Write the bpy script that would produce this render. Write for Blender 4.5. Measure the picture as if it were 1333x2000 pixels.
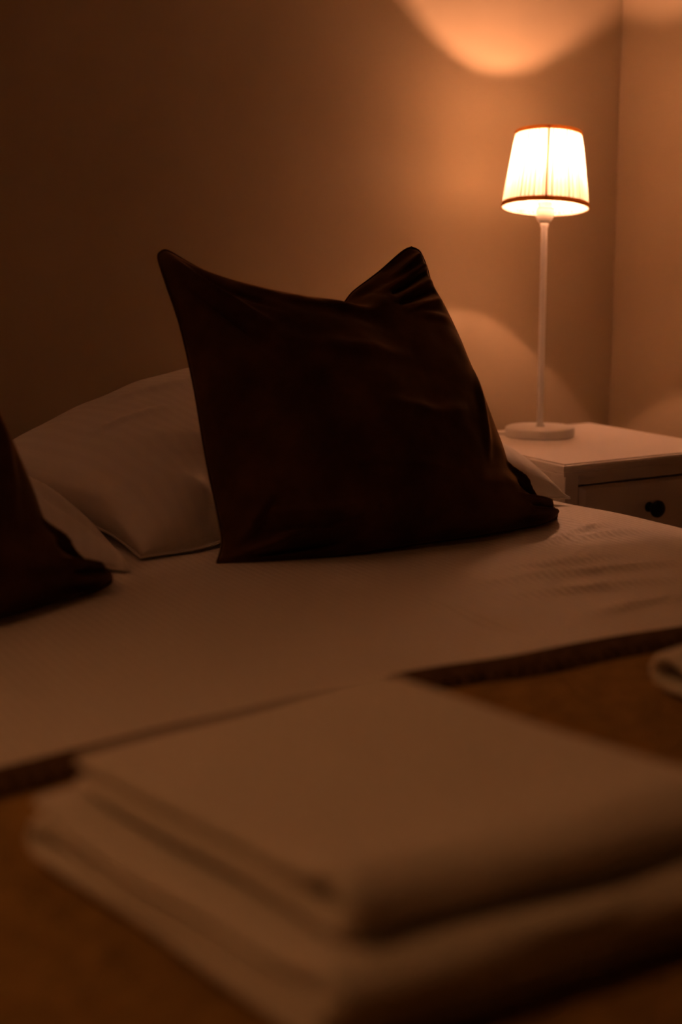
import bpy, math, random
from mathutils import Vector, noise

# ------------------------------------------------------------------ scene
for o in list(bpy.data.objects):
    bpy.data.objects.remove(o, do_unlink=True)
SC = bpy.context.scene
COL = SC.collection
SC.view_settings.view_transform = 'Standard'
SC.view_settings.look = 'None'
SC.view_settings.exposure = 0.0
SC.view_settings.gamma = 1.0
SC.view_settings.use_curve_mapping = False
SC.cycles.use_denoising = True
SC.cycles.max_bounces = 6
SC.cycles.adaptive_threshold = 0.015
SC.cycles.diffuse_bounces = 5
SC.cycles.transparent_max_bounces = 12
SC.cycles.sample_clamp_indirect = 20.0

# ------------------------------------------------------------------ camera
R = math.radians
YAW, PITCH, ROLL = R(29.5), R(11.0), R(-0.25)
EYE = Vector((0.0, 0.0, 1.06))
FPX = 2777.8
_f = Vector((math.sin(YAW) * math.cos(PITCH), math.cos(YAW) * math.cos(PITCH), -math.sin(PITCH)))
_r = Vector((math.cos(YAW), -math.sin(YAW), 0.0))
_u = _r.cross(_f)
RT = _r * math.cos(ROLL) + _u * math.sin(ROLL)
UP = -_r * math.sin(ROLL) + _u * math.cos(ROLL)
FW = _f
from mathutils import Matrix
cam_d = bpy.data.cameras.new('camera')
cam = bpy.data.objects.new('camera', cam_d)
COL.objects.link(cam)
cam.matrix_world = Matrix(((RT.x, UP.x, -FW.x, EYE.x), (RT.y, UP.y, -FW.y, EYE.y), (RT.z, UP.z, -FW.z, EYE.z), (0, 0, 0, 1)))
cam_d.sensor_fit = 'VERTICAL'
cam_d.sensor_height = 36.0
cam_d.lens = 50.0
cam_d.clip_start = 0.05
cam_d.dof.use_dof = True
cam_d.dof.focus_distance = 2.18
cam_d.dof.aperture_fstop = 2.3
SC.camera = cam

# ------------------------------------------------------------------ world: night outside, the room is closed
W = bpy.data.worlds.new('night')
SC.world = W
W.use_nodes = True
W.node_tree.nodes['Background'].inputs[0].default_value = (0.01, 0.012, 0.02, 1)
W.node_tree.nodes['Background'].inputs[1].default_value = 0.2

BULB_POWER = 8000.0
BULB_COLOR = (1.0, 0.435, 0.24)


FILL_POWER = 20.0
FILL_COLOR = (1.0, 0.39, 0.12)


def ray(px, py):
    return RT * ((px - 666.5) / FPX) - UP * ((py - 1000.0) / FPX) + FW


def atY(px, py, Y):
    d = ray(px, py)
    return EYE + d * ((Y - EYE.y) / d.y)


def atZ(px, py, Z):
    d = ray(px, py)
    return EYE + d * ((Z - EYE.z) / d.z)


# ------------------------------------------------------------------ materials
def mat(name):
    m = bpy.data.materials.new(name)
    m.use_nodes = True
    nt = m.node_tree
    return m, nt, nt.nodes['Principled BSDF']


def node(nt, typ, **kw):
    n = nt.nodes.new(typ)
    for k, v in kw.items():
        if k in n.inputs:
            n.inputs[k].default_value = v
        else:
            setattr(n, k, v)
    return n


def noisy(name, c1, c2, scale, rough=0.6, bump=0.0, bscale=None, spec=0.3, sheen=0.0, dist=0.002, stretch=None):
    """a base colour varied by noise, with fine noise relief"""
    m, nt, b = mat(name)
    tc = node(nt, 'ShaderNodeTexCoord')
    src = tc.outputs['Object']
    if stretch:
        mp = node(nt, 'ShaderNodeMapping')
        mp.inputs['Scale'].default_value = stretch
        nt.links.new(src, mp.inputs[0])
        src = mp.outputs[0]
    n = node(nt, 'ShaderNodeTexNoise', Scale=scale, Detail=4.0)
    nt.links.new(src, n.inputs['Vector'])
    r = node(nt, 'ShaderNodeValToRGB')
    r.color_ramp.elements[0].color = (*c1, 1)
    r.color_ramp.elements[1].color = (*c2, 1)
    r.color_ramp.elements[0].position = 0.3
    r.color_ramp.elements[1].position = 0.7
    nt.links.new(n.outputs['Fac'], r.inputs[0])
    nt.links.new(r.outputs[0], b.inputs['Base Color'])
    b.inputs['Roughness'].default_value = rough
    b.inputs['Specular IOR Level'].default_value = spec
    b.inputs['Sheen Weight'].default_value = sheen
    if bump:
        n2 = node(nt, 'ShaderNodeTexNoise', Scale=bscale or scale * 5, Detail=3.0)
        nt.links.new(src, n2.inputs['Vector'])
        bp = node(nt, 'ShaderNodeBump', Strength=bump, Distance=dist)
        nt.links.new(n2.outputs['Fac'], bp.inputs['Height'])
        nt.links.new(bp.outputs[0], b.inputs['Normal'])
    return m


def striped_cotton(name, period, col=(0.80, 0.76, 0.70), bump=0.35, dim=0.93):
    """white cotton with woven satin stripes; UV is in metres"""
    m, nt, b = mat(name)
    uv = node(nt, 'ShaderNodeUVMap')
    w = node(nt, 'ShaderNodeTexWave', wave_type='BANDS', bands_direction='X', wave_profile='SIN')
    w.inputs['Scale'].default_value = 0.314 / period
    w.inputs['Distortion'].default_value = 0.0
    nt.links.new(uv.outputs[0], w.inputs['Vector'])
    r = node(nt, 'ShaderNodeValToRGB')
    r.color_ramp.elements[0].position = 0.35
    r.color_ramp.elements[1].position = 0.65
    nt.links.new(w.outputs['Fac'], r.inputs[0])
    mx = node(nt, 'ShaderNodeMix', data_type='RGBA')
    mx.inputs[6].default_value = (col[0] * dim, col[1] * dim, col[2] * dim, 1)
    mx.inputs[7].default_value = (*col, 1)
    nt.links.new(r.outputs[0], mx.inputs[0])
    nt.links.new(mx.outputs[2], b.inputs['Base Color'])
    mr = node(nt, 'ShaderNodeMapRange')
    mr.inputs['To Min'].default_value = 0.75
    mr.inputs['To Max'].default_value = 0.5
    nt.links.new(r.outputs[0], mr.inputs['Value'])
    nt.links.new(mr.outputs[0], b.inputs['Roughness'])
    n = node(nt, 'ShaderNodeTexNoise', Scale=55.0, Detail=3.0)
    nt.links.new(uv.outputs[0], n.inputs['Vector'])
    ad = node(nt, 'ShaderNodeMath', operation='MULTIPLY_ADD')
    ad.inputs[1].default_value = 0.5
    nt.links.new(r.outputs[0], ad.inputs[0])
    nt.links.new(n.outputs['Fac'], ad.inputs[2])
    bp = node(nt, 'ShaderNodeBump', Strength=bump, Distance=0.0016)
    nt.links.new(ad.outputs[0], bp.inputs['Height'])
    nt.links.new(bp.outputs[0], b.inputs['Normal'])
    b.inputs['Specular IOR Level'].default_value = 0.35
    return m


M = {}
M['wall'] = noisy('painted_wall', (0.45, 0.355, 0.23), (0.48, 0.38, 0.25), 3.0, rough=0.65, bump=0.12, bscale=90, spec=0.25)
M['ceiling'] = noisy('ceiling_paint', (0.80, 0.76, 0.70), (0.83, 0.79, 0.73), 3.0, rough=0.8, bump=0.1, bscale=80)
M['floor'] = noisy('oak_floor', (0.22, 0.12, 0.06), (0.34, 0.2, 0.1), 2.5, rough=0.45, bump=0.2, stretch=(12, 1, 1))
M['lacquer'] = noisy('white_lacquer', (0.80, 0.74, 0.68), (0.83, 0.77, 0.71), 4.0, rough=0.42, bump=0.05, bscale=60, spec=0.5)
M['white_metal'] = noisy('white_enamel', (0.82, 0.79, 0.76), (0.85, 0.82, 0.79), 5.0, rough=0.35, spec=0.5)
M['black_metal'] = noisy('black_iron', (0.008, 0.007, 0.007), (0.014, 0.012, 0.011), 30.0, rough=0.6, spec=0.3)
M['plastic'] = noisy('white_plastic', (0.80, 0.76, 0.70), (0.84, 0.80, 0.74), 8.0, rough=0.4, spec=0.5)
M['sheet'] = striped_cotton('striped_white_cotton', 0.011, bump=0.7)
M['pillow'] = striped_cotton('striped_pillow_cotton', 0.02, bump=0.06, dim=0.975)
M['towel'] = noisy('terry_towel', (0.76, 0.72, 0.66), (0.84, 0.80, 0.74), 220.0, rough=0.95, bump=0.7, bscale=420, spec=0.05, dist=0.003)
M['wool'] = noisy('brown_wool', (0.27, 0.17, 0.05), (0.42, 0.265, 0.085), 45.0, rough=0.95, bump=1.0, bscale=95, spec=0.05, dist=0.012)
M['wool_dark'] = noisy('dark_wool', (0.075, 0.042, 0.022), (0.13, 0.075, 0.035), 60.0, rough=0.95, bump=0.8, bscale=160, spec=0.05, dist=0.005)
M['mattress'] = noisy('mattress_ticking', (0.7, 0.66, 0.6), (0.76, 0.72, 0.66), 20.0, rough=0.9)
M['bed_base'] = noisy('bed_base_fabric', (0.12, 0.09, 0.07), (0.16, 0.12, 0.09), 60.0, rough=0.9, bump=0.3)


def make_velvet():
    m, nt, b = mat('brown_velvet')
    tc = node(nt, 'ShaderNodeTexCoord')
    n = node(nt, 'ShaderNodeTexNoise', Scale=9.0, Detail=5.0, Roughness=0.6)
    nt.links.new(tc.outputs['Object'], n.inputs['Vector'])
    r = node(nt, 'ShaderNodeValToRGB')
    r.color_ramp.elements[0].color = (0.046, 0.018, 0.007, 1)
    r.color_ramp.elements[1].color = (0.115, 0.047, 0.018, 1)
    r.color_ramp.elements[0].position = 0.35
    r.color_ramp.elements[1].position = 0.68
    nt.links.new(n.outputs['Fac'], r.inputs[0])
    nt.links.new(r.outputs[0], b.inputs['Base Color'])
    b.inputs['Roughness'].default_value = 0.8
    b.inputs['Specular IOR Level'].default_value = 0.08
    b.inputs['Sheen Weight'].default_value = 1.0
    b.inputs['Sheen Roughness'].default_value = 0.3
    b.inputs['Sheen Tint'].default_value = (0.55, 0.33, 0.16, 1)
    n2 = node(nt, 'ShaderNodeTexNoise', Scale=500.0, Detail=2.0)
    nt.links.new(tc.outputs['Object'], n2.inputs['Vector'])
    bp = node(nt, 'ShaderNodeBump', Strength=0.25, Distance=0.001)
    nt.links.new(n2.outputs['Fac'], bp.inputs['Height'])
    nt.links.new(bp.outputs[0], b.inputs['Normal'])
    return m


def make_shade(name, trans, refl, tw, ply=False):
    """thin woven fabric: part of the light goes through, part bounces back"""
    m = bpy.data.materials.new(name)
    m.use_nodes = True
    nt = m.node_tree
    nt.nodes.clear()
    out = node(nt, 'ShaderNodeOutputMaterial')
    tc = node(nt, 'ShaderNodeTexCoord')
    n = node(nt, 'ShaderNodeTexNoise', Scale=260.0, Detail=2.0)
    mp = node(nt, 'ShaderNodeMapping')
    mp.inputs['Scale'].default_value = (1, 1, 0.03)
    nt.links.new(tc.outputs['Object'], mp.inputs[0])
    nt.links.new(mp.outputs[0], n.inputs['Vector'])
    r = node(nt, 'ShaderNodeValToRGB')
    r.color_ramp.elements[0].color = (*[c * f for c, f in zip(trans, (0.75, 0.72, 0.68))], 1)
    r.color_ramp.elements[1].color = (*trans, 1)
    nt.links.new(n.outputs['Fac'], r.inputs[0])
    t = node(nt, 'ShaderNodeBsdfTranslucent')
    src = r.outputs[0]
    if ply:
        at = node(nt, 'ShaderNodeAttribute', attribute_name='ply')
        r2 = node(nt, 'ShaderNodeValToRGB')
        r2.color_ramp.elements[0].color = (1, 1, 1, 1)
        r2.color_ramp.elements[1].color = (0.12, 0.088, 0.055, 1)
        nt.links.new(at.outputs['Fac'], r2.inputs[0])
        mm = node(nt, 'ShaderNodeMix', data_type='RGBA', blend_type='MULTIPLY')
        mm.inputs[0].default_value = 1.0
        nt.links.new(src, mm.inputs[6])
        nt.links.new(r2.outputs[0], mm.inputs[7])
        src = mm.outputs[2]
    nt.links.new(src, t.inputs['Color'])
    d = node(nt, 'ShaderNodeBsdfDiffuse', Color=(*refl, 1))
    mx = node(nt, 'ShaderNodeMixShader')
    mx.inputs[0].default_value = tw
    nt.links.new(d.outputs[0], mx.inputs[1])
    nt.links.new(t.outputs[0], mx.inputs[2])
    nt.links.new(mx.outputs[0], out.inputs[0])
    return m


def make_glass():
    m = bpy.data.materials.new('thin_bulb_glass')
    m.use_nodes = True
    nt = m.node_tree
    nt.nodes.clear()
    out = node(nt, 'ShaderNodeOutputMaterial')
    t = node(nt, 'ShaderNodeBsdfTransparent', Color=(0.98, 0.97, 0.95, 1))
    g = node(nt, 'ShaderNodeBsdfGlossy', Roughness=0.08)
    mx = node(nt, 'ShaderNodeMixShader')
    mx.inputs[0].default_value = 0.05
    nt.links.new(t.outputs[0], mx.inputs[1])
    nt.links.new(g.outputs[0], mx.inputs[2])
    nt.links.new(mx.outputs[0], out.inputs[0])
    return m


def make_glow():
    m = bpy.data.materials.new('glowing_filament')
    m.use_nodes = True
    nt = m.node_tree
    nt.nodes.clear()
    out = node(nt, 'ShaderNodeOutputMaterial')
    e = node(nt, 'ShaderNodeEmission', Strength=BULB_POWER, Color=(*BULB_COLOR, 1))
    nt.links.new(e.outputs[0], out.inputs[0])
    return m


M['velvet'] = make_velvet()
M['shade'] = make_shade('pleated_cream_fabric', (0.66, 0.63, 0.56), (0.84, 0.79, 0.71), 0.42, True)
M['trim'] = make_shade('shade_trim_tape', (0.62, 0.36, 0.13), (0.45, 0.26, 0.11), 0.6)
M['glass'] = make_glass()
M['glow'] = make_glow()


# ------------------------------------------------------------------ object helpers
def obj(name, verts, faces, material, parent=None, smooth=True, uvs=None):
    off = parent_origin(parent)
    me = bpy.data.meshes.new(name)
    me.from_pydata([(v[0] - off[0], v[1] - off[1], v[2] - off[2]) for v in verts], [], faces)
    if uvs:
        ul = me.uv_layers.new(name='UVMap')
        for lp in me.loops:
            ul.data[lp.index].uv = uvs[lp.vertex_index]
    if smooth:
        for p in me.polygons:
            p.use_smooth = True
    me.materials.append(material)
    me.update()
    o = bpy.data.objects.new(name, me)
    COL.objects.link(o)
    if parent:
        o.parent = parent
    return o


def parent_origin(p):
    v = Vector((0, 0, 0))
    while p:
        v = v + p.location
        p = p.parent
    return v


def thing(name, loc, label, cat, group=None):
    o = bpy.data.objects.new(name, None)
    o.empty_display_size = 0.05
    COL.objects.link(o)
    o.location = loc
    o['label'] = label
    o['category'] = cat
    if group:
        o['group'] = group
    return o


def box(x0, x1, y0, y1, z0, z1):
    v = [(x0, y0, z0), (x1, y0, z0), (x1, y1, z0), (x0, y1, z0), (x0, y0, z1), (x1, y0, z1), (x1, y1, z1), (x0, y1, z1)]
    f = [(0, 3, 2, 1), (4, 5, 6, 7), (0, 1, 5, 4), (1, 2, 6, 5), (2, 3, 7, 6), (3, 0, 4, 7)]
    return v, f


def bevel(o, w, seg=3):
    md = o.modifiers.new('bevel', 'BEVEL')
    md.width = w
    md.segments = seg
    md.limit_method = 'ANGLE'
    md.angle_limit = R(40)
    wn = o.modifiers.new('normals', 'WEIGHTED_NORMAL')
    wn.keep_sharp = True
    return o


def lathe(profile, seg=48, org=Vector((0, 0, 0)), axis=Vector((0, 0, 1)), closed=False):
    """profile: (radius, height) points turned about an axis"""
    axis = axis.normalized()
    e1 = axis.cross(Vector((0, 1, 0)))
    if e1.length < 1e-3:
        e1 = axis.cross(Vector((1, 0, 0)))
    e1.normalize()
    e2 = axis.cross(e1)
    v, f = [], []
    n = len(profile)
    for i in range(seg):
        a = 2 * math.pi * i / seg
        d = e1 * math.cos(a) + e2 * math.sin(a)
        for (r, h) in profile:
            v.append(org + d * r + axis * h)
    for i in range(seg):
        j = (i + 1) % seg
        for k in range(n - 1 if not closed else n):
            k2 = (k + 1) % n
            f.append((i * n + k, j * n + k, j * n + k2, i * n + k2))
    if not closed:
        if profile[0][0] > 1e-6:
            f.append(tuple(i * n for i in range(seg))[::-1])
        if profile[-1][0] > 1e-6:
            f.append(tuple(i * n + n - 1 for i in range(seg)))
    return v, f


def catmull(pts, n):
    """n+1 points along a smooth curve through pts, spaced by chord length"""
    P = [Vector(p) for p in pts]
    P = [P[0] * 2 - P[1]] + P + [P[-1] * 2 - P[-2]]
    dense = []
    for i in range(1, len(P) - 2):
        for k in range(40):
            t = k / 40
            a, b, c, d = P[i - 1], P[i], P[i + 1], P[i + 2]
            dense.append(0.5 * ((2 * b) + (c - a) * t + (2 * a - 5 * b + 4 * c - d) * t * t + (3 * b - a - 3 * c + d) * t ** 3))
    dense.append(P[-2])
    L = [0.0]
    for i in range(1, len(dense)):
        L.append(L[-1] + (dense[i] - dense[i - 1]).length)
    out, j = [], 0
    for k in range(n + 1):
        s = L[-1] * k / n
        while j < len(L) - 2 and L[j + 1] < s:
            j += 1
        d = L[j + 1] - L[j]
        out.append(dense[j].lerp(dense[j + 1], (s - L[j]) / d if d > 1e-9 else 0))
    return out


def tube(path, r, seg=10, closed=False):
    P = [Vector(p) for p in path]
    n = len(P)
    v, f = [], []
    up = Vector((0, 0, 1))
    for i in range(n):
        a = P[(i - 1) % n] if (closed or i > 0) else P[i]
        b = P[(i + 1) % n] if (closed or i < n - 1) else P[i]
        t = (b - a).normalized()
        e1 = t.cross(up)
        if e1.length < 0.05:
            e1 = t.cross(Vector((0, 1, 0)))
        e1.normalize()
        e2 = t.cross(e1)
        for k in range(seg):
            g = 2 * math.pi * k / seg
            v.append(P[i] + e1 * (math.cos(g) * r) + e2 * (math.sin(g) * r))
    for i in range(n if closed else n - 1):
        j = (i + 1) % n
        for k in range(seg):
            l = (k + 1) % seg
            f.append((i * seg + k, i * seg + l, j * seg + l, j * seg + k))
    if not closed:
        f.append(tuple(range(seg)))
        f.append(tuple(range((n - 1) * seg, n * seg))[::-1])
    return v, f


def seg_dist(p, a, b):
    """distance to a segment and position along it, in 2D"""
    dx, dy = b[0] - a[0], b[1] - a[1]
    L2 = dx * dx + dy * dy
    t = max(0.0, min(1.0, ((p[0] - a[0]) * dx + (p[1] - a[1]) * dy) / L2))
    x, y = a[0] + dx * t - p[0], a[1] + dy * t - p[1]
    return math.hypot(x, y), t


def folds_height(u, v, folds):
    h = 0.0
    for (a, b, w, amp) in folds:
        if abs(u - (a[0] + b[0]) / 2) > abs(a[0] - b[0]) / 2 + 3 * w or abs(v - (a[1] + b[1]) / 2) > abs(a[1] - b[1]) / 2 + 3 * w:
            continue
        d, t = seg_dist((u, v), a, b)
        taper = math.sin(math.pi * min(1, max(0, 0.12 + 0.76 * t)))
        h += amp * taper * math.exp(-(d / w) ** 2)
    return h


def soft_body(parent, name, material, bottom, top, left, right, nrm, tf, tb, folds=(), N=110, noise_amp=0.004,
              pu=0.55, pv=0.5, sag=0.25, seed=0.0, floor=None, noise_scale=5.0, minth=0.006, size=(0.5, 0.5), piping=0.0018, pm=None, back_folds=()):
    """a stuffed cover: two sheets sewn along four edge curves and blown up to both sides"""
    B, T = catmull(bottom, N), catmull(top, N)
    Lf, Rt = catmull(left, N), catmull(right, N)
    nrm = nrm.normalized()
    S = {}
    for i in range(N + 1):
        u = i / N
        for j in range(N + 1):
            v = j / N
            p = (B[i] * (1 - v) + T[i] * v) + (Lf[j] * (1 - u) + Rt[j] * u) \
                - (B[0] * ((1 - u) * (1 - v)) + B[N] * (u * (1 - v)) + T[0] * ((1 - u) * v) + T[N] * (u * v))
            S[i, j] = p
    verts, faces, uvs = [], [], []
    idx = [{}, {}]
    for side in (0, 1):
        for i in range(N + 1):
            for j in range(N + 1):
                edge = i in (0, N) or j in (0, N)
                if side == 1 and edge:
                    idx[1][i, j] = idx[0][i, j]
                    continue
                u, v = i / N, j / N
                a = max(0.0, 4 * u * (1 - u))
                c = max(0.0, 4 * v * (1 - v))
                prof = a ** pu * c ** pv * (1 + sag * (0.5 - v))
                p = S[i, j].copy()
                nz = noise.noise(Vector((u * noise_scale + seed, v * noise_scale, side * 7.3 + seed))) \
                    + 0.5 * noise.noise(Vector((u * noise_scale * 2.3 + seed, v * noise_scale * 2.3, side * 3.1)))
                k = min(1.0, a * 3) * min(1.0, c * 3)
                if side == 0:
                    d = tf * prof + nz * noise_amp * k + folds_height(u, v, folds) * min(1.0, a * 6) * min(1.0, c * 6)
                    d = max(d, 0.0) + minth * min(1, a * 10) * min(1, c * 10)
                    p += nrm * d
                else:
                    d = tb * prof + nz * noise_amp * k + folds_height(u, v, back_folds) * min(1.0, a * 6) * min(1.0, c * 6)
                    p -= nrm * max(d, 0.0)
                if floor is not None:
                    fz = bed_top(p.x, p.y)
                    if p.z < fz + 0.001:
                        p.z = fz + 0.001 + 0.0008 * (nz + 1)
                idx[side][i, j] = len(verts)
                verts.append(p)
                uvs.append((u * size[0], v * size[1]))
    for i in range(N):
        for j in range(N):
            q = [(i, j), (i + 1, j), (i + 1, j + 1), (i, j + 1)]
            faces.append(tuple(idx[0][k] for k in q))
            faces.append(tuple(idx[1][k] for k in reversed(q)))
    body = obj(name, verts, faces, material, parent, uvs=uvs)
    if piping:
        rim = [S[i, 0] for i in range(N)] + [S[N, j] for j in range(N)] + [S[i, N] for i in range(N, 0, -1)] + [S[0, j] for j in range(N, 0, -1)]
        rim = [Vector((p.x, p.y, max(p.z, bed_top(p.x, p.y) + piping * 1.1))) for p in rim]
        pvv, pf = tube(rim, piping, 8, closed=True)
        obj('piping', pvv, pf, pm or material, parent)
    return body


# ------------------------------------------------------------------ the room
WALL_Y, WALL_X = 2.415, 2.046
X0, Y0, ZC = -1.75, -1.6, 2.55
T = 0.12


def struct(name, b, m):
    o = obj(name, *b, m, smooth=False)
    o['kind'] = 'structure'
    return o


struct('floor', box(X0 - T, WALL_X + T, Y0 - T, WALL_Y + T, -0.1, 0.0), M['floor'])
struct('ceiling', box(X0 - T, WALL_X + T, Y0 - T, WALL_Y + T, ZC, ZC + 0.1), M['ceiling'])
struct('wall_back', box(X0 - T, WALL_X + T, WALL_Y, WALL_Y + T, 0, ZC), M['wall'])
struct('wall_right', box(WALL_X, WALL_X + T, Y0, WALL_Y, 0, ZC), M['wall'])
struct('wall_left', box(X0 - T, X0, Y0, WALL_Y, 0, ZC), M['wall'])
struct('wall_front', box(X0 - T, WALL_X + T, Y0 - T, Y0, 0, ZC), M['wall'])
bevel(struct('baseboard_back', box(X0 + 0.014, WALL_X - 0.014, WALL_Y - 0.014, WALL_Y, 0, 0.09), M['lacquer']), 0.005)
bevel(struct('baseboard_right', box(WALL_X - 0.014, WALL_X, Y0, WALL_Y, 0, 0.09), M['lacquer']), 0.005)

# ------------------------------------------------------------------ bed
BX0, BX1, BY0, BY1, BZ = -0.40, 1.470, 0.36, 2.385, 0.64
bed = thing('bed', ((BX0 + BX1) / 2, (BY0 + BY1) / 2, 0), 'double bed with white mattress under the striped cover, pushed against the wall', 'bed')
bevel(obj('bed_base', *box(BX0 + 0.035, BX1 - 0.035, BY0 + 0.035, BY1, 0.13, 0.36), M['bed_base'], bed, smooth=False), 0.012)
bevel(obj('mattress', *box(BX0 + 0.02, BX1 - 0.02, BY0 + 0.02, BY1, 0.362, 0.612), M['mattress'], bed, smooth=False), 0.045, 5)
for lx in (BX0 + 0.12, BX1 - 0.12):
    for ly in (BY0 + 0.14, BY1 - 0.12):
        obj('leg', *lathe([(0.022, 0), (0.03, 0.13)], 20, Vector((lx, ly, 0))), M['black_metal'], bed)


def drape(s, w, r, drop):
    """coordinate across a bed of width w with cover falling past both edges: returns position, fall"""
    if s < 0:
        q, d = drape(w - s, w, r, drop)
        return w - q, d
    if s <= w - r:
        return s, 0.0
    a = (s - (w - r)) / r
    if a < math.pi / 2:
        return w - r + r * math.sin(a), r * (1 - math.cos(a))
    return w, r + (s - (w - r) - r * math.pi / 2)


bed_folds = []   # (a, b, half width, height) in bed coordinates, metres


def pxf(x0, y0, x1, y1, w, amp):
    a, b = atZ(x0, y0, BZ), atZ(x1, y1, BZ)
    bed_folds.append(((a.x, a.y), (b.x, b.y), w, amp))


pxf(960, 1140, 1333, 1098, 0.012, 0.008)
pxf(1000, 1112, 1210, 1085, 0.010, 0.007)
pxf(1010, 1165, 1333, 1130, 0.014, 0.007)
pxf(1060, 1062, 1180, 1020, 0.009, 0.007)
pxf(1120, 1050, 1260, 1035, 0.009, 0.006)
pxf(1150, 1200, 1333, 1165, 0.014, 0.007)
pxf(880, 1190, 1010, 1236, 0.012, -0.006)
pxf(820, 1160, 980, 1215, 0.012, 0.002)
pxf(1090, 1000, 1160, 1040, 0.010, 0.0025)


def bed_top(x, y):
    z = BZ
    z += 0.004 * noise.noise(Vector((x * 3.1, y * 3.1, 0.7))) + 0.0016 * noise.noise(Vector((x * 9, y * 7, 2.7)))
    z += folds_height(x, y, bed_folds)
    # the top softens towards the pillow end and towards the side
    k = max(0.0, min(1.0, (x - 1.22) / 0.24))
    z -= 0.012 * k * k * max(0.0, min(1.0, (y - 1.35) / 0.5))
    return z


def make_cover():
    NX, NY = 260, 260
    wx, wy, r, drop = BX1 - BX0, BY1 - BY0, 0.035, 0.36
    v, f, uv = [], [], []
    for i in range(NX + 1):
        s = -drop + (wx + 2 * drop) * i / NX
        x, dx = drape(s, wx, r, drop)
        for j in range(NY + 1):
            t = -drop + (wy + drop) * j / NY
            if t < wy - r:
                y, dy = drape(t, wy, r, drop)
            else:
                y, dy = t, 0.0
            fall = max(dx, dy)
            X, Y = BX0 + x, BY0 + y
            z = bed_top(X, Y) - fall
            if fall > r:
                wob = 0.010 * math.sin((s + t) * 14) * min(1, (fall - r) / 0.15)
                if dx > dy:
                    X += wob * 0.3
                else:
                    Y += wob
            v.append((X, Y, z))
            uv.append((s, t))
    for i in range(NX):
        for j in range(NY):
            a = i * (NY + 1) + j
            f.append((a, a + NY + 1, a + NY + 2, a + 1))
    o = obj('bed_cover', v, f, M['sheet'], uvs=uv)
    o['label'] = 'white cotton bed cover with fine woven stripes spread over the bed'
    o['category'] = 'bedspread'
    return o


make_cover()

# ------------------------------------------------------------------ white pillows
pil_a = thing('pillow', (1.03, 1.98, BZ), 'large plump white pillow lying behind the middle brown cushion, against the wall', 'pillow', 'white pillows at the head of the bed')
zf = BZ + 0.006
soft_body(pil_a, 'pillowcase', M['pillow'],
          bottom=[(0.668, 1.715, zf), (0.79, 1.745, zf), (0.93, 1.86, zf + 0.01), (1.12, 1.89, zf + 0.01), (1.30, 1.84, zf), (1.422, 1.768, zf)],
          top=[(0.61, 2.33, 0.68), (0.80, 2.36, 0.70), (1.0, 2.37, 0.71), (1.2, 2.36, 0.70), (1.36, 2.33, 0.68)],
          left=[(0.668, 1.715, zf), (0.672, 1.85, 0.655), (0.645, 2.0, 0.665), (0.62, 2.15, 0.672), (0.61, 2.33, 0.68)],
          right=[(1.422, 1.768, zf), (1.415, 1.86, 0.664), (1.395, 1.95, 0.668), (1.38, 2.1, 0.662), (1.36, 2.33, 0.68)],
          nrm=Vector((0, -0.10, 1)), tf=0.155, tb=0.02, N=110, pu=0.5, pv=0.55, sag=0.0, seed=3.2, floor=BZ + 0.004,
          noise_amp=0.006, size=(0.8, 0.6),
          folds=[((0.28, 0.05), (0.10, 0.40), 0.035, 0.012), ((0.36, 0.03), (0.30, 0.25), 0.03, -0.012), ((0.18, 0.02), (0.07, 0.22), 0.025, 0.010),
                 ((0.20, 0.62), (0.40, 0.40), 0.016, 0.008), ((0.12, 0.30), (0.22, 0.12), 0.014, -0.008), ((0.24, 0.10), (0.42, 0.06), 0.016, 0.009), ((0.10, 0.52), (0.24, 0.38), 0.014, 0.006)])

pil_b = thing('pillow', (0.22, 1.97, BZ), 'white pillow behind the cushion at the left edge, its corner flap spread on the cover', 'pillow', 'white pillows at the head of the bed')
soft_body(pil_b, 'pillowcase', M['pillow'],
          bottom=[(-0.18, 1.74, zf), (0.05, 1.80, zf), (0.25, 1.84, zf), (0.42, 1.83, zf), (0.55, 1.76, zf), (0.628, 1.655, zf)],
          top=[(-0.16, 2.33, 0.68), (0.0, 2.36, 0.70), (0.2, 2.37, 0.71), (0.4, 2.36, 0.70), (0.57, 2.33, 0.68)],
          left=[(-0.18, 1.74, zf), (-0.17, 1.85, 0.65), (-0.16, 2.1, 0.66), (-0.16, 2.33, 0.68)],
          right=[(0.628, 1.655, zf), (0.648, 1.74, 0.648), (0.648, 1.86, 0.655), (0.61, 2.05, 0.665), (0.57, 2.33, 0.68)],
          nrm=Vector((0.05, -0.1, 1)), tf=0.12, tb=0.02, N=110, pu=0.7, pv=0.6, sag=0.0, seed=8.1, floor=BZ + 0.004,
          noise_amp=0.006, size=(0.8, 0.6),
          folds=[((0.98, 0.04), (0.80, 0.16), 0.02, 0.012), ((0.99, 0.12), (0.86, 0.30), 0.02, -0.010), ((0.97, 0.2), (0.85, 0.36), 0.02, 0.010)])

# ------------------------------------------------------------------ velvet cushions
LEAN = 0.45
CN = Vector((0, -1, LEAN)).normalized()
C0 = Vector((1.0, 1.680, BZ + 0.006))


def on_cushion(px, py, off=0.0):
    d = ray(px, py)
    k = (C0 - EYE).dot(CN) / d.dot(CN)
    p = EYE + d * k + CN * off
    p.z = max(p.z, BZ + 0.006)
    return p


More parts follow.
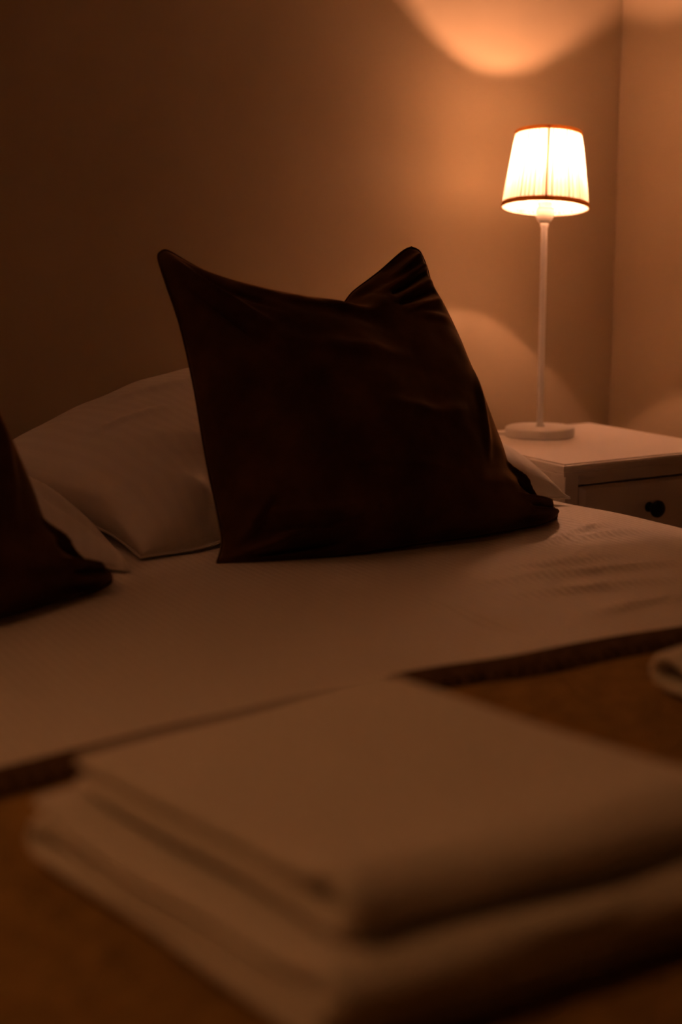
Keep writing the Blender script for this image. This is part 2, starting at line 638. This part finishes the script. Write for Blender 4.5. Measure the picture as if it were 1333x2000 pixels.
def cushion_edges():
    bottom = [(424, 1098), (540, 1092), (658, 1084), (809, 1064), (910, 1050), (1005, 1034), (1055, 1025), (1087, 1013)]
    left = [(424, 1098, 0), (431, 1078, 0), (434, 1050, 0), (424, 995, 0), (402, 890, 0), (378, 750, 0), (352, 635, 0), (325, 555, 0), (311, 512, 0), (310, 497, 0), (318, 490, 0)]
    top = [(318, 490, 0), (332, 492, 0), (400, 530, 0), (500, 566, 0), (600, 590, 0), (668, 594, -0.015), (700, 562, -0.015), (745, 528, -0.01), (785, 493, 0), (804, 483, 0)]
    right = [(1087, 1013, 0), (1085, 1003, 0.004), (1070, 991, 0.010), (1042, 982, 0.012), (1016, 965, 0.010), (1004, 943, 0.006), (986, 915, 0), (968, 865, 0), (940, 790, 0), (902, 690, 0), (868, 605, 0), (842, 550, 0), (833, 520, 0), (820, 492, 0), (804, 483, 0)]
    bt = [atZ(px, py, BZ + 0.001) for px, py in bottom]
    for p in bt:
        p.z = bed_top(p.x, p.y) + 0.0015
    out = [bt] + [[on_cushion(*p) for p in e] for e in (top, left, right)]
    out[2][0] = bt[0].copy()
    out[3][0] = bt[-1].copy()
    return out


E1 = cushion_edges()
CUSH_FOLDS = [
    # ear at the upper right: a flap on top, creases fanning out of the dent below it
    ((1.0, 0.955), (0.80, 0.955), 0.012, 0.0150), ((0.99, 0.985), (0.84, 0.985), 0.012, -0.0180),
    ((0.985, 0.915), (0.74, 0.935), 0.012, 0.0180), ((0.98, 0.895), (0.78, 0.905), 0.008, -0.0120), ((0.97, 0.865), (0.76, 0.885), 0.012, 0.0165),
    ((0.95, 0.835), (0.78, 0.86), 0.008, -0.0105), ((0.95, 0.80), (0.78, 0.835), 0.013, 0.0135), ((0.93, 0.74), (0.80, 0.80), 0.016, 0.0090),
    ((0.40, 0.93), (0.74, 0.905), 0.035, 0.0240), ((0.74, 0.955), (0.66, 0.99), 0.02, -0.0150),
    # upper left ear
    ((0.03, 0.96), (0.22, 0.80), 0.022, 0.0135), ((0.05, 0.88), (0.20, 0.66), 0.018, -0.0090), ((0.10, 0.93), (0.30, 0.86), 0.018, -0.0075), ((0.25, 0.95), (0.45, 0.90), 0.02, 0.0090),
    # lower left corner
    ((0.03, 0.03), (0.20, 0.12), 0.020, 0.0210), ((0.06, 0.02), (0.26, 0.055), 0.012, -0.0180), ((0.02, 0.08), (0.10, 0.20), 0.015, 0.0180), ((0.10, 0.10), (0.30, 0.13), 0.012, -0.0120), ((0.12, 0.16), (0.34, 0.165), 0.016, 0.0105),
    # lower right corner: tight gathers
    ((0.995, 0.02), (0.86, 0.06), 0.014, 0.0180), ((0.99, 0.045), (0.87, 0.10), 0.009, -0.0165), ((0.985, 0.07), (0.88, 0.15), 0.011, 0.0195), ((0.985, 0.095), (0.91, 0.20), 0.009, -0.0150),
    ((0.985, 0.125), (0.93, 0.26), 0.012, 0.0180), ((0.93, 0.02), (0.80, 0.05), 0.010, -0.0105),
    ((0.25, 0.30), (0.60, 0.27), 0.025, 0.0075), ((0.45, 0.5), (0.75, 0.46), 0.025, 0.0075), ((0.30, 0.72), (0.62, 0.70), 0.03, 0.0075), ((0.80, 0.30), (0.92, 0.55), 0.02, 0.0090),
]
cu1 = thing('cushion', (1.03, 1.69, BZ), 'dark brown velvet cushion standing upright in the middle of the bed', 'cushion', 'brown velvet cushions')
soft_body(cu1, 'cover', M['velvet'], E1[0], E1[1], E1[2], E1[3], CN, 0.118, 0.05, CUSH_FOLDS, N=160, noise_amp=0.006, seed=1.3, floor=BZ + 0.006,
          pu=0.78, pv=0.72, sag=0.35)

# the second cushion leans the same way, turned a little and standing further left
PIV = E1[0][-1].copy()
DST = Vector((0.590, 1.620, PIV.z))
ca, sa = math.cos(R(14)), math.sin(R(14))


def move2(p):
    d = p - PIV
    return DST + Vector((d.x * ca - d.y * sa, d.x * sa + d.y * ca, d.z))


E2 = [[move2(p) for p in e] for e in E1]
CN2 = Vector((CN.x * ca - CN.y * sa, CN.x * sa + CN.y * ca, CN.z))
cu2 = thing('cushion', (0.28, 1.63, BZ), 'dark brown velvet cushion cut off by the left edge of the picture', 'cushion', 'brown velvet cushions')
soft_body(cu2, 'cover', M['velvet'], E2[0], E2[1], E2[2], E2[3], CN2, 0.118, 0.05, CUSH_FOLDS, N=160, noise_amp=0.006, seed=5.9, floor=BZ + 0.006,
          pu=0.78, pv=0.72, sag=0.35)

# ------------------------------------------------------------------ brown throw across the foot of the bed
TH = 0.012
EDGE = catmull([(-0.40, 0.985, 0), (-0.1, 1.0, 0), (0.28, 1.045, 0), (0.66, 1.093, 0), (0.83, 1.088, 0), (1.02, 1.084, 0), (1.25, 1.08, 0), (1.46, 1.075, 0)], 200)


def throw_edge(x):
    x = min(max(x, -0.40), 1.459)
    for a, b in zip(EDGE, EDGE[1:]):
        if a.x <= x <= b.x:
            return a.y + (b.y - a.y) * (x - a.x) / max(1e-6, b.x - a.x)
    return EDGE[-1].y


def throw_sheet(y_from, y_to, NX, NY, th, ribs):
    """the throw follows the bed: top, right side and left side; y_from / y_to are functions of x"""
    wx, r = BX1 - BX0 + 0.02, 0.06
    drop = 0.22
    top, bot, f = [], [], []
    for i in range(NX + 1):
        s = -drop + (wx + 2 * drop) * i / NX
        x, fall = drape(s, wx, r, drop)
        X = BX0 - 0.01 + x
        ya, yb = y_from(X), y_to(X)
        for j in range(NY + 1):
            t = j / NY
            Y = ya + (yb - ya) * t
            base = bed_top(min(max(X, BX0), BX1), Y) + 0.004
            w = 0.003 * noise.noise(Vector((X * 7, Y * 7, 4.0))) + 0.003
            bulge = min(1.0, 6 * t, 6 * (1 - t)) ** 0.5
            h = th * bulge + w
            if ribs:
                h += 0.004 * math.sin(s * 2 * math.pi / 0.014) * bulge * max(0.0, 1 - t * 1.4)
            if fall == 0:
                top.append((X, Y, base + h))
                bot.append((X, Y, base))
            else:
                k = min(1.0, fall / r)
                sx = 1 if X > 0.5 else -1
                top.append((X + sx * (h * k + 0.012), Y, base + h * (1 - k) - fall))
                bot.append((X + sx * 0.012, Y, base - fall))
    n = len(top)
    v = top + bot
    row = NY + 1
    for i in range(NX):
        for j in range(NY):
            a = i * row + j
            f.append((a, a + row, a + row + 1, a + 1))
            f.append((n + a, n + a + 1, n + a + row + 1, n + a + row))
        a = i * row
        f.append((a, n + a, n + a + row, a + row))
        a = i * row + NY
        f.append((a, a + row, n + a + row, n + a))
    for i in (0, NX):
        for j in range(NY):
            a = i * row + j
            q = (a, a + 1, n + a + 1, n + a)
            f.append(q if i == 0 else q[::-1])
    return v, f


throw = thing('throw_blanket', (0.5, 0.75, BZ), 'coarse brown wool throw with a dark ribbed edge laid across the foot of the bed', 'blanket')
v, f = throw_sheet(lambda x: 0.40, lambda x: throw_edge(x) - 0.052, 220, 90, TH, False)
obj('blanket', v, f, M['wool'], throw)
v, f = throw_sheet(lambda x: throw_edge(x) - 0.054, throw_edge, 900, 14, TH * 0.8, True)
obj('ribbed_border', v, f, M['wool_dark'], throw)


# ------------------------------------------------------------------ folded towels
def thick_path(path, th):
    """cross-section of a band of thickness th along a 2D path: centre points with offsets, round the outline"""
    n = len(path)
    A, Bk = [], []
    for i in range(n):
        a, b = path[max(0, i - 1)], path[min(n - 1, i + 1)]
        dx, dy = b[0] - a[0], b[1] - a[1]
        L = math.hypot(dx, dy) or 1
        nx, ny = -dy / L, dx / L
        e = min(i, n - 1 - i)
        k = th / 2 * min(1.0, 0.5 + 0.25 * e)
        A.append((path[i][0], path[i][1], nx * k, ny * k))
        Bk.append((path[i][0], path[i][1], -nx * k, -ny * k))
    return A + Bk[::-1]


def fold_path(L, th, layers, first_near, gap, bulb):
    """a strip folded back and forth: s runs from the near end (0) to the far end (L)"""
    pts = []
    ro = gap / 2 * bulb
    gmin = th * 1.06
    near, far = ro * 1.3 + th / 2, L - ro * 1.3 - th / 2
    at_far = [(first_near if m % 2 == 0 else not first_near) for m in range(layers - 1)]   # where fold m lies

    def zl(k, s):
        z = th / 2
        for m in range(k):
            d = (far - s) if at_far[m] else (s - near)
            z += gmin + (gap - gmin) * math.exp(-max(0.0, d) / 0.03)
        return z

    forward = first_near
    for k in range(layers):
        n = 36
        for i in range(n + 1):
            t = i / n
            t = t * t * (3 - 2 * t)
            s = near + (far - near) * (t if forward else 1 - t)
            z = zl(k, s)
            if (k == 0 and i == 0) or (k == layers - 1 and i == n):
                s += (-ro if s < L / 2 else ro)
            pts.append((s, z))
        if k < layers - 1:
            c = far if forward else near
            sg = 1 if forward else -1
            z = zl(k, c)
            for i in range(1, 15):
                a = -math.pi / 2 + math.pi * i / 15
                pts.append((c + sg * (ro * 1.3 * math.cos(a)), z + gap / 2 + (gap / 2 + (ro - gap / 2) * math.cos(a)) * math.sin(a)))
        forward = not forward
    return pts


def folded_towel(name, origin, ang, L, width, th, layers, first_near, label, group, seed, droop=0.0, gap=None, bulb=1.25, wave=0.003, skew=0.0):
    """origin: near left bottom corner; width runs to the right, L runs away from the viewer"""
    o = thing(name, origin, label, 'towel', group)
    ex = Vector((math.cos(ang), math.sin(ang), 0))
    ey = Vector((-math.sin(ang), math.cos(ang), 0))
    out = thick_path(fold_path(L, th, layers, first_near, gap or th * 1.1, bulb), th)
    H = max(p[1] + abs(p[3]) for p in out)
    rr = th * 0.55
    ts = [0.0, 0.06, 0.2, 0.4, 0.7]
    cols = [(q * rr, math.sqrt(1 - (1 - q) ** 2)) for q in (0.0, 0.05, 0.15, 0.35, 0.65, 1.0)]
    ws = [(w, max(0.25, k)) for w, k in cols] + [(rr + (width - 2 * rr) * i / 50, 1.0) for i in range(1, 50)] + [(width - w, max(0.25, k)) for w, k in reversed(cols)]
    v, f = [], []
    n = len(out)
    for (w, k) in ws:
        t = w / width
        for (cs, cz, os_, oz) in out:
            s, z = cs + os_ * k, cz + oz * k
            s -= skew * w * (1 - s / L)
            lay = round(cz / (gap or th * 1.1) * 2) / 2
            edge = 0.005 * noise.noise(Vector((s * 9 + seed, lay * 5.3, 1.7))) * (1 - 2 * t)
            q = Vector(origin) + ex * (w + edge) + ey * (s + 0.005 * noise.noise(Vector((w * 10, lay * 3.3, seed))))
            zz = z + wave * noise.noise(Vector((w * 9, s * 9, seed + 3 + 0.4 * lay))) * (cz / H) - droop * (cz / H) * max(0.0, 1 - s / 0.12) ** 2
            q.z = origin[2] + max(0.0005, zz)
            v.append(q)
    NS = len(ws) - 1
    for i in range(NS):
        for k in range(n):
            l = (k + 1) % n
            f.append((i * n + k, (i + 1) * n + k, (i + 1) * n + l, i * n + l))
    h = n // 2
    for base, flip in ((0, False), (NS * n, True)):
        for k in range(h - 1):
            q = (base + k, base + k + 1, base + n - 2 - k, base + n - 1 - k)
            f.append(q if not flip else q[::-1])
    obj('folded_cloth', v, f, M['towel'], o)
    return o


zt = BZ + 0.024
folded_towel('folded_towel', (0.306, 0.545, zt), R(10.5), 0.315, 0.300, 0.0125, 3, True,
             'larger white towel folded in three, lower one of the stack in the foreground', 'folded white towels on the throw', 2.0, gap=0.0205, bulb=1.3, wave=0.004, skew=0.2)
folded_towel('folded_towel', (0.326, 0.562, zt + 0.0475), R(11.0), 0.285, 0.266, 0.0135, 2, False,
             'white towel folded once, lying on top of the stack in the foreground', 'folded white towels on the throw', 5.0, droop=0.008, gap=0.0265, bulb=1.25, wave=0.004, skew=0.2)
folded_towel('folded_towel', (0.868, 0.62, zt), R(7), 0.30, 0.29, 0.0095, 2, True,
             'folded white towel at the right edge, only its rounded corner in view', 'folded white towels on the throw', 9.0, gap=0.030, bulb=1.15)

# ------------------------------------------------------------------ nightstand
NX0, NX1, NY0, NY1, NZ = 1.494, 1.873, 1.874, 2.276, 0.68
ns = thing('nightstand', ((NX0 + NX1) / 2, (NY0 + NY1) / 2, 0), 'white wooden nightstand with one drawer in the corner beside the bed', 'nightstand')
bevel(obj('top_board', *box(NX0 - 0.003, NX1 + 0.003, NY0 - 0.003, NY1 + 0.002, NZ - 0.021, NZ - 0.007), M['lacquer'], ns, smooth=False), 0.001, 2)
bevel(obj('top_panel', *box(NX0 + 0.0015, NX1 - 0.0015, NY0 + 0.0015, NY1 - 0.001, NZ - 0.0072, NZ), M['lacquer'], ns, smooth=False), 0.0008, 2)
# rounded moulding round the panel, with a narrow groove between them
mp_ = [(0.0027, -0.0072), (0.0027, -0.0022), (0.0042, -0.0008), (0.0066, -0.0008), (0.0090, -0.0024), (0.0104, -0.0055), (0.0104, -0.0100), (0.0088, -0.0140), (0.0060, -0.0165), (0.0060, -0.0210), (0.0027, -0.0210)]
mv, mf = [], []
for (d_, z_) in mp_:
    mv += [(NX0 - d_, NY0 - d_, NZ + z_), (NX1 + d_, NY0 - d_, NZ + z_), (NX1 + d_, NY1 + d_, NZ + z_), (NX0 - d_, NY1 + d_, NZ + z_)]
for k in range(len(mp_)):
    k2 = (k + 1) % len(mp_)
    for c in range(4):
        c2 = (c + 1) % 4
        mf.append((k * 4 + c, k2 * 4 + c, k2 * 4 + c2, k * 4 + c2))
obj('edge_moulding', mv, mf, M['lacquer'], ns, smooth=False)
bx0, bx1, by0, by1 = NX0 + 0.008, NX1 - 0.008, NY0 + 0.006, NY1 - 0.004
zt_ = NZ - 0.021
for sx in (0, 1):
    xa = bx0 if sx == 0 else bx1 - 0.018
    bevel(obj('side_panel', *box(xa, xa + 0.018, by0 + 0.001, by1, 0.10, zt_), M['lacquer'], ns, smooth=False), 0.002)
    xs = bx0 if sx == 0 else bx1 - 0.028
    bevel(obj('front_stile', *box(xs - (0.001 if sx == 0 else 0), xs + 0.028 + (0.001 if sx else 0), by0, by0 + 0.02, 0.0, zt_), M['lacquer'], ns, smooth=False), 0.002)
    bevel(obj('back_leg', *box(xs, xs + 0.028, by1 - 0.03, by1 - 0.001, 0.0, 0.10), M['lacquer'], ns, smooth=False), 0.002)
obj('back_panel', *box(bx0 + 0.018, bx1 - 0.018, by1 - 0.01, by1, 0.10, zt_), M['lacquer'], ns, smooth=False)
bevel(obj('top_rail', *box(bx0 + 0.028, bx1 - 0.028, by0 + 0.001, by0 + 0.02, NZ - 0.040, zt_), M['lacquer'], ns, smooth=False), 0.0015)
bevel(obj('middle_rail', *box(bx0 + 0.028, bx1 - 0.028, by0 + 0.001, by0 + 0.02, 0.49, 0.512), M['lacquer'], ns, smooth=False), 0.0015)
bevel(obj('bottom_rail', *box(bx0 + 0.028, bx1 - 0.028, by0 + 0.001, by0 + 0.02, 0.10, 0.14), M['lacquer'], ns, smooth=False), 0.0015)
obj('shelf', *box(bx0 + 0.018, bx1 - 0.018, by0 + 0.02, by1 - 0.01, 0.12, 0.138), M['lacquer'], ns, smooth=False)
obj('drawer_floor', *box(bx0 + 0.018, bx1 - 0.018, by0 + 0.02, by1 - 0.01, 0.495, 0.505), M['lacquer'], ns, smooth=False)
# raised drawer front with a sloping rim
dx0, dx1, dz0, dz1 = bx0 + 0.031, bx1 - 0.031, 0.515, NZ - 0.044
yb, yf, sl = by0 + 0.012, by0 - 0.004, 0.010
dv = [(dx0, yb, dz0), (dx1, yb, dz0), (dx1, yb, dz1), (dx0, yb, dz1),
      (dx0, by0 + 0.004, dz0), (dx1, by0 + 0.004, dz0), (dx1, by0 + 0.004, dz1), (dx0, by0 + 0.004, dz1),
      (dx0 + sl, yf, dz0 + sl), (dx1 - sl, yf, dz0 + sl), (dx1 - sl, yf, dz1 - sl * 0.5), (dx0 + sl, yf, dz1 - sl * 0.5)]
df = [(0, 1, 2, 3), (8, 11, 10, 9)]
for k in range(4):
    l = (k + 1) % 4
    df.append((k, 4 + k, 4 + l, l))
    df.append((4 + k, 8 + k, 8 + l, 4 + l))
drawer = obj('drawer', dv, [q[::-1] for q in df], M['lacquer'], ns, smooth=False)
bevel(drawer, 0.0012, 2)
kb = obj('knob', *lathe([(0.009, -0.001), (0.0075, 0.004), (0.006, 0.010), (0.0075, 0.014), (0.0125, 0.017), (0.0150, 0.021), (0.0150, 0.025), (0.0120, 0.029), (0.006, 0.031), (0.0, 0.0315)], 32,
                        Vector(((bx0 + bx1) / 2 + 0.002, yf, 0.588)), Vector((0, -1, 0))), M['black_metal'], ns)
kb['label'] = 'round black drawer knob'

# ------------------------------------------------------------------ table lamp
LX, LY = 1.671, 2.175
lamp = thing('table_lamp', (LX, LY, NZ), 'lit white table lamp with a small tilted pleated cream shade, standing on the nightstand', 'lamp')
LO = Vector((LX, LY, NZ))
obj('base', *lathe([(0.063, 0.0), (0.0655, 0.0012), (0.0665, 0.003), (0.0665, 0.0145), (0.0655, 0.0168), (0.063, 0.0178), (0.010, 0.0182), (0.0, 0.0182)], 96, LO), M['white_metal'], lamp)
obj('stem', *lathe([(0.0085, 0.018), (0.0085, 0.021), (0.0062, 0.023), (0.0062, 0.392), (0.0078, 0.396), (0.0078, 0.402)], 32, LO), M['white_metal'], lamp)
AX = Vector((0.1236, 0.118, 1.0)).normalized()
SO = LO + Vector((0, 0, 0.402))                   # tilting point on top of the stem
ridges = [(0.0, -0.002), (0.0085, -0.001), (0.0125, 0.003), (0.0160, 0.009), (0.0165, 0.014), (0.0165, 0.021), (0.0155, 0.0235), (0.0132, 0.025)]
for k in range(3):
    z = 0.0265 + k * 0.0035
    ridges += [(0.0132, z), (0.0122, z + 0.0008), (0.0122, z + 0.0014), (0.0132, z + 0.0022)]
ridges += [(0.0122, 0.0385), (0.010, 0.0395), (0.0, 0.0395)]
obj('socket', *lathe(ridges, 40, SO, AX), M['plastic'], lamp)
SB = LO + Vector((0, 0, 0.430))                   # centre of the lower rim
SB = SO + AX * (SB - SO).dot(AX)
SH, RB, RTOP = 0.139, 0.080, 0.060
e1 = AX.cross(Vector((0, 1, 0))).normalized()
e2 = AX.cross(e1)


def make_shade_mesh(nple=58, per=8, nh=14):
    rnd = random.Random(4)
    jit = [rnd.uniform(-0.25, 0.25) for _ in range(nple + 1)]
    dep = [rnd.uniform(0.6, 1.2) for _ in range(nple + 1)]
    v, f = [], []
    n = nple * per
    for i in range(n):
        k, q = divmod(i, per)
        q /= per
        a = 2 * math.pi * (k + q + jit[k] * (1 - q) * 0.5 + jit[(k + 1) % nple] * q * 0.5) / nple
        d = e1 * math.cos(a) + e2 * math.sin(a)
        for j in range(nh + 1):
            t = j / nh
            r = RB + (RTOP - RB) * t
            r += 0.0019 * dep[k] * (math.sin(q * 2 * math.pi) + 0.35 * math.sin(q * 4 * math.pi)) * min(1, 8 * t + 0.15, 8 * (1 - t) + 0.15)
            v.append(SB + d * r + AX * (SH * t))
    for i in range(n):
        j2 = (i + 1) % n
        for j in range(nh):
            f.append((i * (nh + 1) + j, j2 * (nh + 1) + j, j2 * (nh + 1) + j + 1, i * (nh + 1) + j + 1))
    return v, f


shade = obj('lamp_shade', *make_shade_mesh(), M['shade'], lamp)
# where the pleats overlap the cloth lies double or triple
_rn = random.Random(11)
_ov = [_rn.uniform(0.35, 1.0) for _ in range(58)]
pa = shade.data.attributes.new('ply', 'FLOAT', 'POINT')
for vi in range(len(shade.data.vertices)):
    col, row_ = divmod(vi, 15)
    k_, q_ = divmod(col, 8)
    pa.data[vi].value = _ov[k_] * (0.5 - 0.5 * math.sin(2 * math.pi * q_ / 8)) ** 0.8


def band(h0, h1, th):
    r0 = RB + (RTOP - RB) * h0 / SH
    r1 = RB + (RTOP - RB) * h1 / SH
    return lathe([(r0 + 0.0006, h0), (r0 + th, h0), (r1 + th, h1), (r1 + 0.0006, h1)], 120, SB, AX, closed=True)


tr1 = obj('trim_band', *band(-0.0012, 0.0078, 0.0026), M['trim'], shade)
tr2 = obj('trim_band', *band(SH - 0.0056, SH + 0.0010, 0.0026), M['trim'], shade)
# seam of the shade, facing the bed
to_cam = Vector((EYE.x - LX, EYE.y - LY, 0)).normalized()
sd = (to_cam - AX * to_cam.dot(AX)).normalized()
ss = AX.cross(sd)
sv, sf = [], []
for j in range(13):
    t = j / 12
    r = RB + (RTOP - RB) * t
    for (w, o_) in ((-0.0015, 0.0014), (-0.0015, 0.0028), (0.0015, 0.0028), (0.0015, 0.0014)):
        sv.append(SB + sd * (r + o_) + ss * w + AX * (SH * t))
for j in range(12):
    for k in range(4):
        l = (k + 1) % 4
        sf.append((j * 4 + k, j * 4 + l, j * 4 + 4 + l, j * 4 + 4 + k))
obj('seam', sv, sf, M['trim'], shade)
# wire ring that carries the shade on the socket
ringv, ringf = lathe([(0.0145 + 0.0014 * math.cos(a), 0.0262 + 0.0014 * math.sin(a)) for a in [2 * math.pi * k / 8 for k in range(8)]], 40, SO, AX, closed=True)
obj('shade_ring', ringv, ringf, M['white_metal'], lamp)
for k in range(3):
    a = 2 * math.pi * (k + 0.2) / 3
    d = e1 * math.cos(a) + e2 * math.sin(a)
    p0 = SO + AX * 0.0262 + d * 0.0155
    p1 = SB + AX * 0.030 + d * (RB + (RTOP - RB) * 0.030 / SH - 0.0016)
    obj('shade_spoke', *tube([p0, p1], 0.0009, 6), M['white_metal'], lamp)
# bulb: clear glass around a small glowing core
BC = SB + AX * 0.072
h0 = (BC - SO).dot(AX)
bulb = obj('bulb', *lathe([(0.0085, 0.039), (0.0095, 0.050), (0.0135, h0 - 0.020), (0.0165, h0 - 0.008), (0.0168, h0 + 0.004), (0.0140, h0 + 0.014), (0.0075, h0 + 0.021), (0.0, h0 + 0.0232)], 32, SO, AX), M['glass'], lamp)
GR = 0.0066
c0 = math.acos(0.42)                              # the glowing dome sits on a small post that shades straight down
gl = [(GR * math.sin(c0 + (math.pi - c0) * k / 12), h0 - GR * math.cos(c0 + (math.pi - c0) * k / 12)) for k in range(13)]
gl[-1] = (0.0, gl[-1][1])
obj('light_dome', *lathe(gl, 24, SO, AX), M['glow'], bulb)
rp = gl[0][0] + 0.0002
obj('light_post', *lathe([(0.0, 0.040), (0.004, 0.040), (0.004, h0 - 0.012), (rp, h0 - 0.006), (rp, gl[0][1]), (0.0, gl[0][1])], 24, SO, AX), M['plastic'], bulb)
# cord lying on the nightstand, going over its back edge
cp = catmull([(LX - 0.052, LY + 0.034, NZ + 0.0045), (LX - 0.075, LY + 0.062, NZ + 0.0034), (LX - 0.105, LY + 0.082, NZ + 0.0032), (LX - 0.14, LY + 0.094, NZ + 0.0032),
              (LX - 0.165, LY + 0.112, NZ + 0.0036), (LX - 0.176, LY + 0.135, NZ + 0.005), (LX - 0.180, LY + 0.17, NZ + 0.010), (LX - 0.180, WALL_Y - 0.014, NZ + 0.020)], 60)
obj('plug', *lathe([(0.012, 0.0), (0.018, 0.001), (0.018, 0.012), (0.006, 0.022), (0.0, 0.022)], 24, Vector((LX - 0.180, WALL_Y - 0.0005, NZ + 0.020)), Vector((0, -1, 0))), M['plastic'], lamp)
obj('cord', *tube(cp, 0.0028, 10), M['plastic'], lamp)


# ------------------------------------------------------------------ unseen copies of nightstand and lamp, added to light the bed from the left
def copy_tree(o, parent=None, shift=None):
    c = o.copy()
    COL.objects.link(c)
    c.parent = parent
    if shift:
        c.location = o.location + Vector(shift)
    for ch in list(o.children):
        copy_tree(ch, c)
    return c


SHIFT = (-2.33, 0.0, 0.0)
ns_added = copy_tree(ns, None, SHIFT)
ns_added['label'] = 'added unseen white wooden nightstand with one drawer, carrying the left fill lamp'
lamp_added = copy_tree(lamp, None, SHIFT)
lamp_added['label'] = 'added unseen copy of the lit table lamp, brightening the bed from the left'
for a_, g_ in ((ns, 'white nightstands'), (ns_added, 'white nightstands'), (lamp, 'bedside lamps'), (lamp_added, 'bedside lamps')):
    a_['group'] = g_

# ------------------------------------------------------------------ unseen ceiling spotlight added as fill light for the foot of the bed
DL = Vector((-0.95, 0.75, ZC))
AIM = (Vector((0.42, 0.76, BZ)) - (DL - Vector((0, 0, 0.10)))).normalized()
dl = thing('added_fill_spot', DL, 'added small white spotlight, unseen fill light on the ceiling to the left of the bed', 'spotlight')
obj('mounting_plate', *lathe([(0.05, 0.0), (0.05, -0.010), (0.046, -0.014), (0.0, -0.014)], 40, DL), M['white_metal'], dl)
obj('arm', *tube([DL - Vector((0, 0, 0.012)), DL - Vector((0, 0, 0.085))], 0.008, 16), M['white_metal'], dl)
HD = DL - Vector((0, 0, 0.10))
obj('head', *lathe([(0.0, -0.055), (0.026, -0.052), (0.034, -0.04), (0.036, 0.055), (0.033, 0.055), (0.031, 0.0), (0.0, -0.004)], 40, HD, AIM), M['white_metal'], dl)
ld = bpy.data.lights.new('fill_light', 'SPOT')
ld.energy = FILL_POWER
ld.color = FILL_COLOR
ld.spot_size = R(50)
ld.spot_blend = 1.0
ld.shadow_soft_size = 0.025
lo = bpy.data.objects.new('fill_light', ld)
COL.objects.link(lo)
lo.parent = dl
lo.location = HD + AIM * 0.05 - DL
lo.rotation_euler = AIM.to_track_quat('-Z', 'Y').to_euler()
